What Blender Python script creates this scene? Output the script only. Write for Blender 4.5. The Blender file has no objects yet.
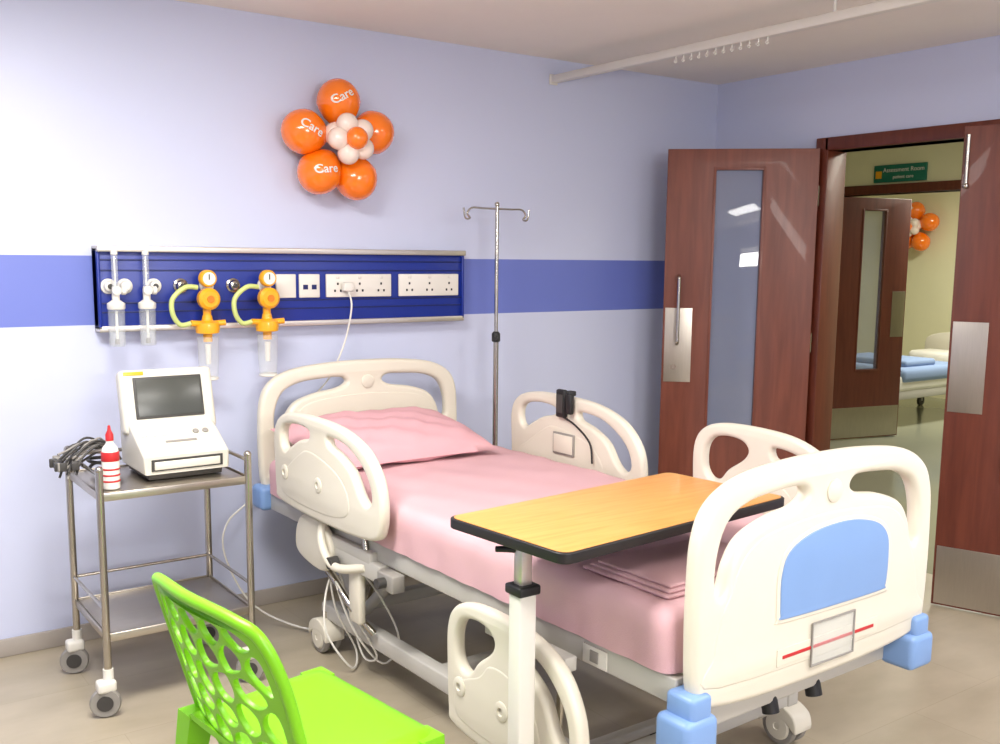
import bpy, math, random
from mathutils import Vector, Matrix
random.seed(4)
scn=bpy.context.scene
COL=scn.collection
# ------------------------------------------------------------ materials
def lin(c):
    return tuple(((x/255)/12.92 if x/255<=.04045 else ((x/255+.055)/1.055)**2.4) for x in c)+(1,)
def mat(name,c,rough=.5,metal=0,var=.04,scale=8,bump=0,bscale=60,coat=0,spec=.5,emit=0,sub=0,stretch=None,c2=None):
    m=bpy.data.materials.new(name); m.use_nodes=True
    nt=m.node_tree; b=nt.nodes['Principled BSDF']
    tc=nt.nodes.new('ShaderNodeTexCoord'); mp=nt.nodes.new('ShaderNodeMapping')
    nt.links.new(tc.outputs['Object'],mp.inputs[0])
    if stretch: mp.inputs['Scale'].default_value=stretch
    n=nt.nodes.new('ShaderNodeTexNoise'); n.inputs['Scale'].default_value=scale; n.inputs['Detail'].default_value=5
    nt.links.new(mp.outputs[0],n.inputs['Vector'])
    mx=nt.nodes.new('ShaderNodeMix'); mx.data_type='RGBA'
    l=lin(c); l2=lin(c2) if c2 else tuple(v*(1-var*2) for v in l[:3])+(1,)
    mx.inputs[6].default_value=l; mx.inputs[7].default_value=l2
    nt.links.new(n.outputs[0],mx.inputs[0]); nt.links.new(mx.outputs[2],b.inputs['Base Color'])
    b.inputs['Roughness'].default_value=rough; b.inputs['Metallic'].default_value=metal
    b.inputs['Coat Weight'].default_value=coat; b.inputs['Specular IOR Level'].default_value=spec
    if emit:
        nt.links.new(mx.outputs[2],b.inputs['Emission Color']); b.inputs['Emission Strength'].default_value=emit
    if bump:
        n2=nt.nodes.new('ShaderNodeTexNoise'); n2.inputs['Scale'].default_value=bscale
        nt.links.new(mp.outputs[0],n2.inputs['Vector'])
        bp=nt.nodes.new('ShaderNodeBump'); bp.inputs['Strength'].default_value=bump; bp.inputs['Distance'].default_value=.01
        nt.links.new(n2.outputs[0],bp.inputs['Height']); nt.links.new(bp.outputs[0],b.inputs['Normal'])
    return m
M={}
M['wall']=mat('wall_lavender',(200,206,231),.38,var=.015,scale=2,bump=.02,bscale=120,spec=.5)
M['ceil']=mat('ceiling_paint',(240,233,226),.8,var=.02)
M['cream_wall']=mat('cream_wall',(232,228,192),.7,var=.02)
M['plastic']=mat('bed_cream_plastic',(219,213,197),.35,var=.02,spec=.5)
M['bluep']=mat('bed_blue_plastic',(122,156,206),.4,var=.03)
M['steelw']=mat('painted_steel',(190,187,180),.4,var=.03)
M['pink']=mat('pink_sheet',(213,172,178),.85,var=.04,scale=5,bump=.1,bscale=250,spec=.2)
M['pink2']=mat('pink_pillow',(216,168,175),.85,var=.04,scale=5,bump=.1,bscale=250,spec=.2)
M['chrome']=mat('stainless_steel',(190,184,174),.2,metal=1,var=.06,scale=20)
M['brushed']=mat('brushed_steel',(190,182,170),.32,metal=1,var=.08,scale=12,stretch=(1,20,1))
M['alu']=mat('aluminium',(215,208,200),.35,metal=.8,var=.05,stretch=(1,1,30))
M['black']=mat('black_rubber',(22,22,24),.5,var=.1)
M['dgrey']=mat('dark_grey_plastic',(62,60,58),.5)
M['grey']=mat('grey_plastic',(146,142,136),.5)
M['white']=mat('white_plastic',(226,223,214),.35,var=.02)
M['navy']=mat('navy_panel',(18,44,140),.35,var=.06,scale=3)
M['navy2']=mat('navy_groove',(12,28,92),.5)
M['orange']=mat('balloon_orange',(252,124,14),.16,var=.03,coat=.7)
M['pearl']=mat('balloon_pearl',(240,222,210),.22,var=.03,coat=.4)
M['yel']=mat('regulator_yellow',(238,168,24),.35,var=.04,coat=.3)
M['yelg']=mat('hose_yellow_green',(196,208,128),.4)
M['lime']=mat('lime_plastic',(124,200,18),.38,var=.03,spec=.5)
M['mon']=mat('monitor_plastic',(212,208,196),.45,var=.02)
M['screen']=mat('monitor_screen',(74,76,72),.25,var=.1)
M['red']=mat('red_plastic',(190,36,40),.4)
M['green']=mat('sign_green',(14,112,92),.5)
M['blueblanket']=mat('blue_blanket',(136,158,196),.9)
M['ledge']=mat('black_edge_band',(26,22,24),.45)
M['sky']=mat('baseboard_vinyl',(168,160,152),.5,var=.04)
def wood(name,c1,c2,rough,sc,axis,coat=.1):
    m=bpy.data.materials.new(name);m.use_nodes=True;nt=m.node_tree;b=nt.nodes['Principled BSDF']
    tc=nt.nodes.new('ShaderNodeTexCoord');mp=nt.nodes.new('ShaderNodeMapping');mp.inputs['Scale'].default_value=axis
    nt.links.new(tc.outputs['Object'],mp.inputs[0])
    n=nt.nodes.new('ShaderNodeTexNoise');n.inputs['Scale'].default_value=sc;n.inputs['Detail'].default_value=8;n.inputs['Distortion'].default_value=.4
    nt.links.new(mp.outputs[0],n.inputs['Vector'])
    r=nt.nodes.new('ShaderNodeValToRGB');r.color_ramp.elements[0].position=.3;r.color_ramp.elements[1].position=.7
    r.color_ramp.elements[0].color=lin(c1);r.color_ramp.elements[1].color=lin(c2)
    nt.links.new(n.outputs[0],r.inputs[0]);nt.links.new(r.outputs[0],b.inputs['Base Color'])
    b.inputs['Roughness'].default_value=rough;b.inputs['Coat Weight'].default_value=coat
    return m
M['door']=wood('door_mahogany',(106,50,34),(126,65,46),.42,6,(5,5,.5),.05)
M['door2']=wood('frame_mahogany',(88,38,25),(106,50,34),.42,6,(5,5,.5),.05)
M['beech']=wood('table_beech',(208,144,74),(220,162,92),.38,7,(.8,9,3),.1)
def floormat():
    m=bpy.data.materials.new('floor_vinyl');m.use_nodes=True;nt=m.node_tree;b=nt.nodes['Principled BSDF']
    tc=nt.nodes.new('ShaderNodeTexCoord');mp=nt.nodes.new('ShaderNodeMapping');mp.inputs['Scale'].default_value=(1.5,3,1)
    nt.links.new(tc.outputs['Object'],mp.inputs[0])
    n=nt.nodes.new('ShaderNodeTexNoise');n.inputs['Scale'].default_value=2.2;n.inputs['Detail'].default_value=9
    nt.links.new(mp.outputs[0],n.inputs['Vector'])
    r=nt.nodes.new('ShaderNodeValToRGB');r.color_ramp.elements[0].position=.25;r.color_ramp.elements[1].position=.78
    r.color_ramp.elements[0].color=lin((160,149,128));r.color_ramp.elements[1].color=lin((182,171,150))
    nt.links.new(n.outputs[0],r.inputs[0])
    br=nt.nodes.new('ShaderNodeTexBrick');br.inputs['Scale'].default_value=1;br.inputs['Brick Width'].default_value=.9;br.inputs['Row Height'].default_value=.45
    br.inputs['Mortar Size'].default_value=.0015;br.inputs['Color1'].default_value=(1,1,1,1);br.inputs['Color2'].default_value=(.95,.95,.95,1);br.inputs['Mortar'].default_value=(.84,.82,.8,1)
    nt.links.new(tc.outputs['Object'],br.inputs['Vector'])
    mx=nt.nodes.new('ShaderNodeMix');mx.data_type='RGBA';mx.blend_type='MULTIPLY';mx.inputs[0].default_value=1
    nt.links.new(r.outputs[0],mx.inputs[6]);nt.links.new(br.outputs[0],mx.inputs[7]);nt.links.new(mx.outputs[2],b.inputs['Base Color'])
    b.inputs['Roughness'].default_value=.33
    return m
M['floor']=floormat()
M['cfloor']=mat('corridor_floor',(150,152,134),.15,var=.05,scale=3)
def stripewall():
    m=M['wall'].copy();m.name='wall_lavender_striped';nt=m.node_tree;b=nt.nodes['Principled BSDF']
    src=b.inputs['Base Color'].links[0].from_socket
    g=nt.nodes.new('ShaderNodeNewGeometry');s=nt.nodes.new('ShaderNodeSeparateXYZ');nt.links.new(g.outputs['Position'],s.inputs[0])
    a=nt.nodes.new('ShaderNodeMath');a.operation='GREATER_THAN';a.inputs[1].default_value=1.25
    c=nt.nodes.new('ShaderNodeMath');c.operation='LESS_THAN';c.inputs[1].default_value=1.515
    nt.links.new(s.outputs[2],a.inputs[0]);nt.links.new(s.outputs[2],c.inputs[0])
    k=nt.nodes.new('ShaderNodeMath');k.operation='MULTIPLY';nt.links.new(a.outputs[0],k.inputs[0]);nt.links.new(c.outputs[0],k.inputs[1])
    mx=nt.nodes.new('ShaderNodeMix');mx.data_type='RGBA';nt.links.new(k.outputs[0],mx.inputs[0]);nt.links.new(src,mx.inputs[6])
    mx.inputs[7].default_value=lin((104,118,194));nt.links.new(mx.outputs[2],b.inputs['Base Color'])
    return m
M['stripe']=stripewall()
def glassmat(name,c,fac,rough=.05):
    m=bpy.data.materials.new(name);m.use_nodes=True;nt=m.node_tree;nt.nodes.clear()
    o=nt.nodes.new('ShaderNodeOutputMaterial');t=nt.nodes.new('ShaderNodeBsdfTransparent');g=nt.nodes.new('ShaderNodeBsdfPrincipled')
    n=nt.nodes.new('ShaderNodeTexNoise');n.inputs['Scale'].default_value=4
    r=nt.nodes.new('ShaderNodeValToRGB');r.color_ramp.elements[0].color=lin(c);r.color_ramp.elements[1].color=lin(tuple(min(255,x*1.05) for x in c))
    nt.links.new(n.outputs[0],r.inputs[0]);nt.links.new(r.outputs[0],g.inputs['Base Color'])
    g.inputs['Roughness'].default_value=rough;g.inputs['IOR'].default_value=1.9
    mx=nt.nodes.new('ShaderNodeMixShader');mx.inputs[0].default_value=fac
    nt.links.new(t.outputs[0],mx.inputs[1]);nt.links.new(g.outputs[0],mx.inputs[2]);nt.links.new(mx.outputs[0],o.inputs[0])
    return m
M['glass']=glassmat('door_glass',(150,160,185),.3,.02)
M['clear']=glassmat('clear_plastic',(225,230,230),.22,.1)

# ------------------------------------------------------------ geometry helpers
def link(o): COL.objects.link(o); return o
def smooth(me,ang=40):
    me.polygons.foreach_set('use_smooth',[True]*len(me.polygons))
    try: me.set_sharp_from_angle(angle=math.radians(ang))
    except Exception: pass
class Group:
    def __init__(s,name,loc=(0,0,0)):
        s.e=bpy.data.objects.new(name,None);s.e.empty_display_size=.05;s.e.location=loc;link(s.e)
        s.inv=Matrix.Translation(Vector(loc)).inverted()
    def add(s,o):
        o.parent=s.e;o.matrix_parent_inverse=s.inv;return o
def meshobj(name,verts,faces,m,g=None,sm=True):
    me=bpy.data.meshes.new(name);me.from_pydata([tuple(v) for v in verts],[],faces);me.update()
    import bmesh
    bm=bmesh.new();bm.from_mesh(me);bmesh.ops.recalc_face_normals(bm,faces=bm.faces);bm.to_mesh(me);bm.free()
    if sm: smooth(me)
    o=bpy.data.objects.new(name,me);me.materials.append(m);link(o)
    if g:g.add(o)
    return o
def bake(o):
    dg=bpy.context.evaluated_depsgraph_get();dg.update()
    me=bpy.data.meshes.new_from_object(o.evaluated_get(dg));return me
def box(name,lo,hi,m,g=None,bev=0,seg=2,rot=None,piv=None):
    x0,y0,z0=lo;x1,y1,z1=hi
    v=[(x0,y0,z0),(x1,y0,z0),(x1,y1,z0),(x0,y1,z0),(x0,y0,z1),(x1,y0,z1),(x1,y1,z1),(x0,y1,z1)]
    f=[(0,3,2,1),(4,5,6,7),(0,1,5,4),(1,2,6,5),(2,3,7,6),(3,0,4,7)]
    import bmesh
    me=bpy.data.meshes.new(name);me.from_pydata(v,[],f);me.update()
    bm=bmesh.new();bm.from_mesh(me);bmesh.ops.recalc_face_normals(bm,faces=bm.faces)
    if bev: bmesh.ops.bevel(bm,geom=list(bm.edges),offset=bev,segments=seg,profile=.5,affect='EDGES')
    bm.to_mesh(me);bm.free()
    if bev: smooth(me,50)
    if rot:
        p=Vector(piv if piv else [(a+b)/2 for a,b in zip(lo,hi)])
        me.transform(Matrix.Translation(p)@rot@Matrix.Translation(-p))
    o=bpy.data.objects.new(name,me);me.materials.append(m);link(o)
    if g:g.add(o)
    return o
def cyl(name,p1,p2,r,m,g=None,seg=20,r2=None):
    p1=Vector(p1);p2=Vector(p2);d=p2-p1;L=d.length;q=d.to_track_quat('Z','Y').to_matrix()
    r2=r if r2 is None else r2
    v=[];f=[]
    for k,(z,rr) in enumerate(((0,r),(L,r2))):
        for i in range(seg):
            a=2*math.pi*i/seg;v.append(p1+q@Vector((rr*math.cos(a),rr*math.sin(a),z)))
    for i in range(seg):
        j=(i+1)%seg;f.append((i,j,seg+j,seg+i))
    f.append(tuple(range(seg))[::-1]);f.append(tuple(range(seg,2*seg)))
    return meshobj(name,v,f,m,g)
def lathe(name,prof,o0,m,g=None,axis=(0,0,1),seg=24):
    q=Vector(axis).to_track_quat('Z','Y').to_matrix();o0=Vector(o0);v=[];f=[]
    for r,z in prof:
        for i in range(seg):
            a=2*math.pi*i/seg;v.append(o0+q@Vector((r*math.cos(a),r*math.sin(a),z)))
    n=len(prof)
    for k in range(n-1):
        for i in range(seg):
            j=(i+1)%seg;f.append((k*seg+i,k*seg+j,(k+1)*seg+j,(k+1)*seg+i))
    f.append(tuple(range(seg))[::-1]);f.append(tuple(range((n-1)*seg,n*seg)))
    return meshobj(name,v,f,m,g)
def sph(name,c,r,m,g=None,seg=24,sc=(1,1,1)):
    pr=[];n=14
    for k in range(n+1):
        a=math.pi*k/n;pr.append((max(1e-4,r*math.sin(a)),-r*math.cos(a)))
    o=lathe(name,pr,(0,0,0),m,None,seg=seg)
    o.data.transform(Matrix.Translation(Vector(c))@Matrix.Diagonal(Vector(sc+(1,))))
    if g:g.add(o)
    return o
def cat(pts,n=6,closed=False):
    P=[Vector(p) for p in pts];N=len(P);out=[]
    rng=range(N) if closed else range(N-1)
    for i in rng:
        if closed: a,b,c,d=P[i-1],P[i],P[(i+1)%N],P[(i+2)%N]
        else: a=P[max(i-1,0)];b=P[i];c=P[i+1];d=P[min(i+2,N-1)]
        for k in range(n):
            t=k/n;out.append(.5*((2*b)+(c-a)*t+(2*a-5*b+4*c-d)*t*t+(3*b-a-3*c+d)*t**3))
    if not closed: out.append(P[-1])
    return out
def tube(name,pts,r,m,g=None,sm=True,n=6,closed=False,res=4):
    if sm: pts=cat(pts,n,closed)
    cu=bpy.data.curves.new(name,'CURVE');cu.dimensions='3D';s=cu.splines.new('POLY');s.points.add(len(pts)-1)
    for p,q in zip(s.points,pts): p.co=(*q,1)
    s.use_cyclic_u=closed;cu.bevel_depth=r;cu.bevel_resolution=res;cu.use_fill_caps=True
    o=bpy.data.objects.new(name,cu);link(o);me=bake(o);bpy.data.objects.remove(o)
    smooth(me,60);me.materials.clear();me.materials.append(m);o=bpy.data.objects.new(name,me);link(o)
    if g:g.add(o)
    return o
def panel(name,outline,holes,th,bev,mx,m,g=None,sm=True,n=5,holesm=True):
    """flat plate from 2D outline with holes, rounded edges, placed by matrix"""
    cu=bpy.data.curves.new(name,'CURVE');cu.dimensions='2D';cu.fill_mode='BOTH'
    def sp(pts,s_):
        P=cat([(a,b,0) for a,b in pts],n,True) if s_ else [Vector((a,b,0)) for a,b in pts]
        s=cu.splines.new('POLY');s.points.add(len(P)-1)
        for p,q in zip(s.points,P): p.co=(q[0],q[1],0,1)
        s.use_cyclic_u=True
    sp(outline,sm)
    for h in holes: sp(h,holesm)
    cu.extrude=th/2-bev;cu.bevel_depth=bev;cu.bevel_resolution=3;cu.offset=-bev*.8
    o=bpy.data.objects.new(name,cu);link(o);me=bake(o);bpy.data.objects.remove(o)
    import bmesh
    bm=bmesh.new();bm.from_mesh(me);bmesh.ops.remove_doubles(bm,verts=bm.verts,dist=1e-5);bm.to_mesh(me);bm.free()
    me.transform(mx);smooth(me,50);me.materials.clear();me.materials.append(m);o=bpy.data.objects.new(name,me);link(o)
    if g:g.add(o)
    return o
def frame(ox,ux,uy):
    ux=Vector(ux).normalized();uy=Vector(uy).normalized();uz=ux.cross(uy)
    mm=Matrix((ux,uy,uz)).transposed().to_4x4();mm.translation=Vector(ox);return mm
def rect(x0,y0,x1,y1): return [(x0,y0),(x1,y0),(x1,y1),(x0,y1)]
def rrect(x0,y0,x1,y1,r,k=5):
    out=[]
    for cx,cy,a0 in ((x1-r,y1-r,0),(x0+r,y1-r,90),(x0+r,y0+r,180),(x1-r,y0+r,270)):
        for i in range(k+1):
            a=math.radians(a0+90*i/k);out.append((cx+r*math.cos(a),cy+r*math.sin(a)))
    return out

# ------------------------------------------------------------ room shell
H=2.5
DY0,DY1,DH=-.765,-2.36,2.075     # doorway opening on wall x=0
box('floor',(-6.2,-6.0,-.05),(.12,.0,0),M['floor'])
box('ceiling',(-6.2,-6.0,H),(0,0,H+.05),M['ceil'])
box('wall_back',(-6.2,0,0),(0.12,.12,H),M['stripe'])
box('wall_left',(-6.3,-6.0,0),(-6.2,.12,H),M['wall'])
box('wall_front',(-6.2,-6.1,0),(.12,-6.0,H),M['wall'])
def wallhole(name,x0,x1,ya,yb,o0,o1,oh,m,h=H):
    v=[];pts=[(ya,0),(o0,0),(o0,oh),(o1,oh),(o1,0),(yb,0),(yb,h),(ya,h)]
    N=len(pts)
    for x in (x0,x1): v+=[(x,a,b) for a,b in pts]
    f=[(0,1,2,7),(7,2,3,6),(3,4,5,6)];f2=[tuple(i+N for i in q)[::-1] for q in f]
    s=[(i,(i+1)%N,(i+1)%N+N,i+N) for i in range(N)]
    return meshobj(name,v,f+f2+s,m,sm=False)
wallhole('wall_right',0,.12,0,-6.0,DY0,DY1,DH,M['wall'])
for nm,lo,hi in (('baseboard_back',(-6.2,-.012,0),(-.012,0,.07)),('baseboard_right',(-.012,DY0+.1,0),(0,0,.07)),('baseboard_left',(-6.2,-6,0),(-6.188,0,.07))):
    box(nm,lo,hi,M['sky'],bev=.003)
fr=Group('door_frame',(0,-1.58,0))
box('jamb_near_corner',(-.03,DY0-.02,0),(.125,DY0+.055,DH+.065),M['door2'],fr,.004)
box('jamb_far',(-.03,DY1-.08,0),(.125,DY1,DH+.065),M['door2'],fr,.004)
box('head',(-.03,DY1,DH),(.125,DY0,DH+.065),M['door2'],fr,.004)
# corridor and opposite room
CX=2.6;CY=1.22
box('floor_corridor',(.12,-4.2,-.05),(7.2,4.2,0),M['cfloor'])
box('ceiling_corridor',(.12,-4.2,H),(7.2,4.2,H+.05),M['ceil'])
wallhole('wall_corridor_far',CX,CX+.12,4.2,-4.2,CY,-.48,2.04,M['cream_wall'])
box('wall_corridor_end_a',(.12,4.2,0),(7.2,4.3,H),M['cream_wall'])
box('wall_corridor_end_b',(.12,-4.3,0),(7.2,-4.2,H),M['cream_wall'])
box('wall_corridor_near',(.0,.12,0),(.12,4.3,H),M['cream_wall'])
box('wall_far_room',(6.2,-4.2,0),(6.3,4.2,H),M['cream_wall'])
fr2=Group('corridor_door_frame',(CX,.36,0))
box('jamb_a',(CX-.03,CY-.01,0),(CX+.15,CY+.07,2.11),M['door2'],fr2,.004)
box('jamb_b',(CX-.03,-.55,0),(CX+.15,-.48,2.11),M['door2'],fr2,.004)
box('head',(CX-.03,-.48,2.04),(CX+.15,CY,2.11),M['door2'],fr2,.004)
sg=Group('room_sign',(CX-.04,.52,2.17))
box('plate',(CX-.02,.30,2.125),(CX,.74,2.255),M['green'],sg,.003)
box('logo',(CX-.025,.67,2.155),(CX-.02,.72,2.21),M['yel'],sg)
for i,(s,z,tx) in enumerate(((.046,2.20,'Assessment Room'),(.036,2.15,'patient care'))):
    cu=bpy.data.curves.new('t','FONT');cu.body=tx;cu.size=s;cu.extrude=.001;cu.align_x='CENTER'
    o=bpy.data.objects.new('t',cu);link(o);me=bake(o);bpy.data.objects.remove(o)
    me.transform(frame((CX-.023,.485,z),(0,-1,0),(0,0,1)));me.materials.clear();me.materials.append(M['white'])
    o=bpy.data.objects.new('lettering_%d'%i,me);link(o);sg.add(o)

def door_leaf(name,hinge,ang,W=.76,T=.045,Ht=2.085,side=1,lever=False,mt=None,handles=(1,-1)):
    d=Vector((math.cos(ang),math.sin(ang),0));n=Vector((-d.y,d.x,0))*side
    g=Group(name,(hinge[0],hinge[1],0));h=Vector((hinge[0],hinge[1],0))
    F=frame(h,d,(0,0,1));mt=mt or M['door']
    panel('leaf',rect(0,.012,W,Ht),[rect(.27,.60,.515,Ht-.1)],T,.003,F,mt,g,sm=False,holesm=False)
    panel('glass',rect(.27,.60,.515,Ht-.1),[],.008,.001,F,M['glass'],g,sm=False)
    for s in (1,-1):
        fo=frame(h+n*s*(T/2+.001),d,(0,0,1))
        panel('kick_plate_%d'%s,rect(.01,.02,W-.01,.28),[],.003,.0008,fo,M['brushed'],g,sm=False)
        panel('push_plate_%d'%s,rect(W-.15,.88,W-.01,1.27),[],.003,.0008,fo,M['brushed'],g,sm=False)
        bx=h+n*s*(T/2)
        a=bx+d*(W-.075)
        if s in handles:
            tube('pull_handle_%d'%s,[a+Vector((0,0,1.08)),a+n*s*.045+Vector((0,0,1.09)),a+n*s*.05+Vector((0,0,1.13)),a+n*s*.05+Vector((0,0,1.39)),a+n*s*.045+Vector((0,0,1.43)),a+Vector((0,0,1.44))],.009,M['chrome'],g)
            cyl('keyhole_%d'%s,bx+d*(W-.06)+Vector((0,0,.96)),bx+n*s*.006+d*(W-.06)+Vector((0,0,.96)),.014,M['chrome'],g)
        for k,(u0,z0,u1,z1) in enumerate(((.262,.592,.275,Ht-.092),(.51,.592,.523,Ht-.092),(.275,.592,.51,.605),(.275,Ht-.105,.51,Ht-.092))):
            panel('bead_%d_%d'%(s,k),rect(u0,z0,u1,z1),[],.006,.002,fo,mt,g,sm=False)
    if lever:
        for s in (1,-1):
            fo=h+n*s*(T/2+.006)+d*(W-.02)
            tube('flush_bolt_%d'%s,[fo+Vector((0,0,1.84)),fo+Vector((0,0,2.05))],.008,M['chrome'],g,sm=False)
            sph('bolt_knob_%d'%s,fo+Vector((0,0,1.84)),.013,M['chrome'],g)
    for z in (.25,1.05,1.8):
        cyl('hinge_%d'%int(z*100),h+Vector((0,0,z)),h+Vector((0,0,z+.1)),.012,M['chrome'],g)
    return g
door_leaf('door_1',(-.045,-.745),math.atan2(.52,-.55),.757,side=-1)
door_leaf('door_2',(-.045,-2.38),math.atan2(.70,-.235),.757,side=1,lever=True,mt=M['door2'],handles=(-1,))
door_leaf('door_3',(CX+.17,CY-.02),math.atan2(-.17,.74),.78,mt=M['door2'],Ht=2.05,handles=(1,))
door_leaf('door_4',(CX+.17,-.46),math.atan2(-.35,.74),.80,mt=M['door2'],Ht=2.05)

# ------------------------------------------------------------ hospital bed
bd=Group('hospital_bed',(-2.32,-1.35,0))
hx,hy=-2.35,-.17;psi=.022
ax=Vector((math.sin(psi),-math.cos(psi),0));rt=Vector((math.cos(psi),math.sin(psi),0));Z=Vector((0,0,1))
def B(u,v,z): return Vector((hx,hy,0))+rt*u+ax*v+Z*z
def bbox(name,u0,u1,v0,v1,z0,z1,m,bev=.004,g=bd,seg=2):
    o=box(name,(u0,v0,z0),(u1,v1,z1),m,None,bev,seg)
    F=Matrix((rt,ax,Z)).transposed().to_4x4();F.translation=Vector((hx,hy,0))
    o.data.transform(F);o.data.flip_normals();g.add(o);return o
endout=[(-.43,.02),(-.2,.0),(.2,.0),(.43,.02),(.475,.06),(.485,.18),(.485,.30),(.475,.41),(.435,.48),(.34,.525),(.18,.545),(0,.55),(-.18,.545),(-.34,.525),(-.435,.48),(-.475,.41),(-.485,.30),(-.485,.18),(-.475,.06)]
hl=[(-.11,.487),(-.20,.487),(-.31,.475),(-.385,.44),(-.42,.37),(-.425,.29),(-.405,.265),(-.385,.285),(-.365,.34),(-.32,.39),(-.23,.42),(-.13,.435),(-.085,.46)]
hr=[(-a,b) for a,b in hl][::-1]
def board(tag,v,z0,facing,kz=1,ku=1):
    F=frame(B(0,v,z0),rt,(0,0,1))
    k=lambda L:[(a*ku,b*kz) for a,b in L]
    panel(tag+'_panel',k(endout),[k(hl),k(hr)],.048,.018,F,M['plastic'],bd)
    n=ax*facing
    lathe(tag+'_disc',[(.03,-.004),(.03,.006),(.024,.009),(.001,.009)],B(.01,v,z0+.46*kz)+n*.022,M['plastic'],bd,axis=n)
    ins=[(-.40,.06),(.40,.06),(.425,.14),(.40,.23),(.375,.27),(.345,.33),(.30,.37),(.22,.395),(.0,.41),(-.22,.395),(-.30,.37),(-.345,.33),(-.375,.27),(-.40,.23),(-.425,.14)]
    panel(tag+'_inner_moulding',k(ins),[],.012,.006,frame(B(0,v,z0)+n*.0205,rt,(0,0,1)),M['plastic'],bd)
board('headboard',.0,.525,1)
board('footboard',2.36,.475,1,1.04,.98)
def onfoot(u0,z0,u1,z1,m,nm,t=.004,d=.026,holes=[]):
    panel(nm,rect(u0,z0,u1,z1),holes,t,.001,frame(B(0,2.36,0)+ax*(d+.003),rt,Z),m,bd,sm=False,holesm=False)
arch=[(-.185,.66),(-.197,.67),(-.20,.70),(-.20,.77),(-.175,.825),(-.10,.858),(.0,.870),(.10,.866),(.195,.842),(.24,.80),(.248,.74),(.246,.69),(.24,.665),(.225,.655),(.0,.655)]
panel('footboard_insert_rim',[(a*1.06,(b-.765)*1.10+.765) for a,b in arch],[],.008,.004,frame(B(.01,2.36,0)+ax*.026,rt,Z),M['plastic'],bd)
panel('footboard_blue_insert',arch,[],.008,.003,frame(B(.01,2.36,0)+ax*.029,rt,Z),M['bluep'],bd)
onfoot(-.17,.557,.21,.565,M['red'],'red_line')
onfoot(-.19,.54,.23,.583,M['plastic'],'label_strip',.003,.0245)
onfoot(-.06,.51,.12,.625,M['grey'],'chart_clip_frame',.005,.029,[rect(-.056,.514,.116,.621)])
onfoot(-.056,.514,.116,.621,M['clear'],'chart_clip',.003,.028)
for tag,u in (('l',-.470),('r',.435)):
    bbox('foot_bumper_'+tag,u-.055,u+.055,2.305,2.41,.39,.49,M['bluep'],.018,seg=4)
    bbox('foot_bumper_step_'+tag,u-.03,u+.04,2.315,2.40,.47,.54,M['bluep'],.012,seg=3)
    bbox('head_bumper_'+tag,u-.04,u+.05,-.04,.07,.485,.585,M['bluep'],.02,seg=4)
for u in (-.45,.45): bbox('deck_rail_%d'%(u*100),u-.02,u+.02,.05,2.32,.49,.555,M['steelw'])
for i,v in enumerate((.08,.5,.95,1.4,1.85,2.28)): bbox('deck_cross_%d'%i,-.45,.45,v-.02,v+.02,.49,.53,M['steelw'])
for i,(a,b) in enumerate(((.06,.78),(.80,1.12),(1.14,1.6),(1.62,2.28))): bbox('deck_panel_%d'%i,-.46,.46,a,b,.545,.56,M['plastic'],.006)
def mattress():
    import bmesh
    bm=bmesh.new();nu,nv,nz=40,100,6
    u0,u1,v0,v1,z0,z1=-.485,.48,.06,2.31,.562,.71
    vv={}
    def P(i,j,k):
        key=(i,j,k)
        if key not in vv:
            u=u0+(u1-u0)*i/nu;v=v0+(v1-v0)*j/nv;z=z0+(z1-z0)*k/nz
            r=.045
            du=max(0,abs(u-(u0+u1)/2)-((u1-u0)/2-r));dv=max(0,abs(v-(v0+v1)/2)-((v1-v0)/2-r));dz=max(0,z-(z1-r))
            L=math.sqrt(du*du+dv*dv+dz*dz)
            if L>r and L>0:
                s=r/L;u-=math.copysign(du*(1-s),u-(u0+u1)/2);v-=math.copysign(dv*(1-s),v-(v0+v1)/2);z-=dz*(1-s)
            w=.002*math.sin(u*9+v*5)+.002*math.sin(v*17-u*8)+.0015*math.sin(v*41+u*23)+.0015*math.sin(u*31-v*13)
            if k==nz: z+=w
            if i in (0,nu): u+=(.002*math.sin(v*30+z*20)+.0015*math.sin(v*67))*(1-k/nz)
            vv[key]=bm.verts.new(B(u,v,z))
        return vv[key]
    for i in range(nu):
        for j in range(nv):
            bm.faces.new((P(i,j,nz),P(i+1,j,nz),P(i+1,j+1,nz),P(i,j+1,nz)));bm.faces.new((P(i,j,0),P(i+1,j,0),P(i+1,j+1,0),P(i,j+1,0)))
    for k in range(nz):
        for i in range(nu):
            for j in (0,nv): bm.faces.new((P(i,j,k),P(i+1,j,k),P(i+1,j,k+1),P(i,j,k+1)))
        for j in range(nv):
            for i in (0,nu): bm.faces.new((P(i,j,k),P(i,j+1,k),P(i,j+1,k+1),P(i,j,k+1)))
    bmesh.ops.recalc_face_normals(bm,faces=bm.faces)
    me=bpy.data.meshes.new('mattress');bm.to_mesh(me);bm.free();smooth(me,70);me.materials.append(M['pink'])
    o=bpy.data.objects.new('mattress_with_sheet',me);link(o);bd.add(o)
mattress()
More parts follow.
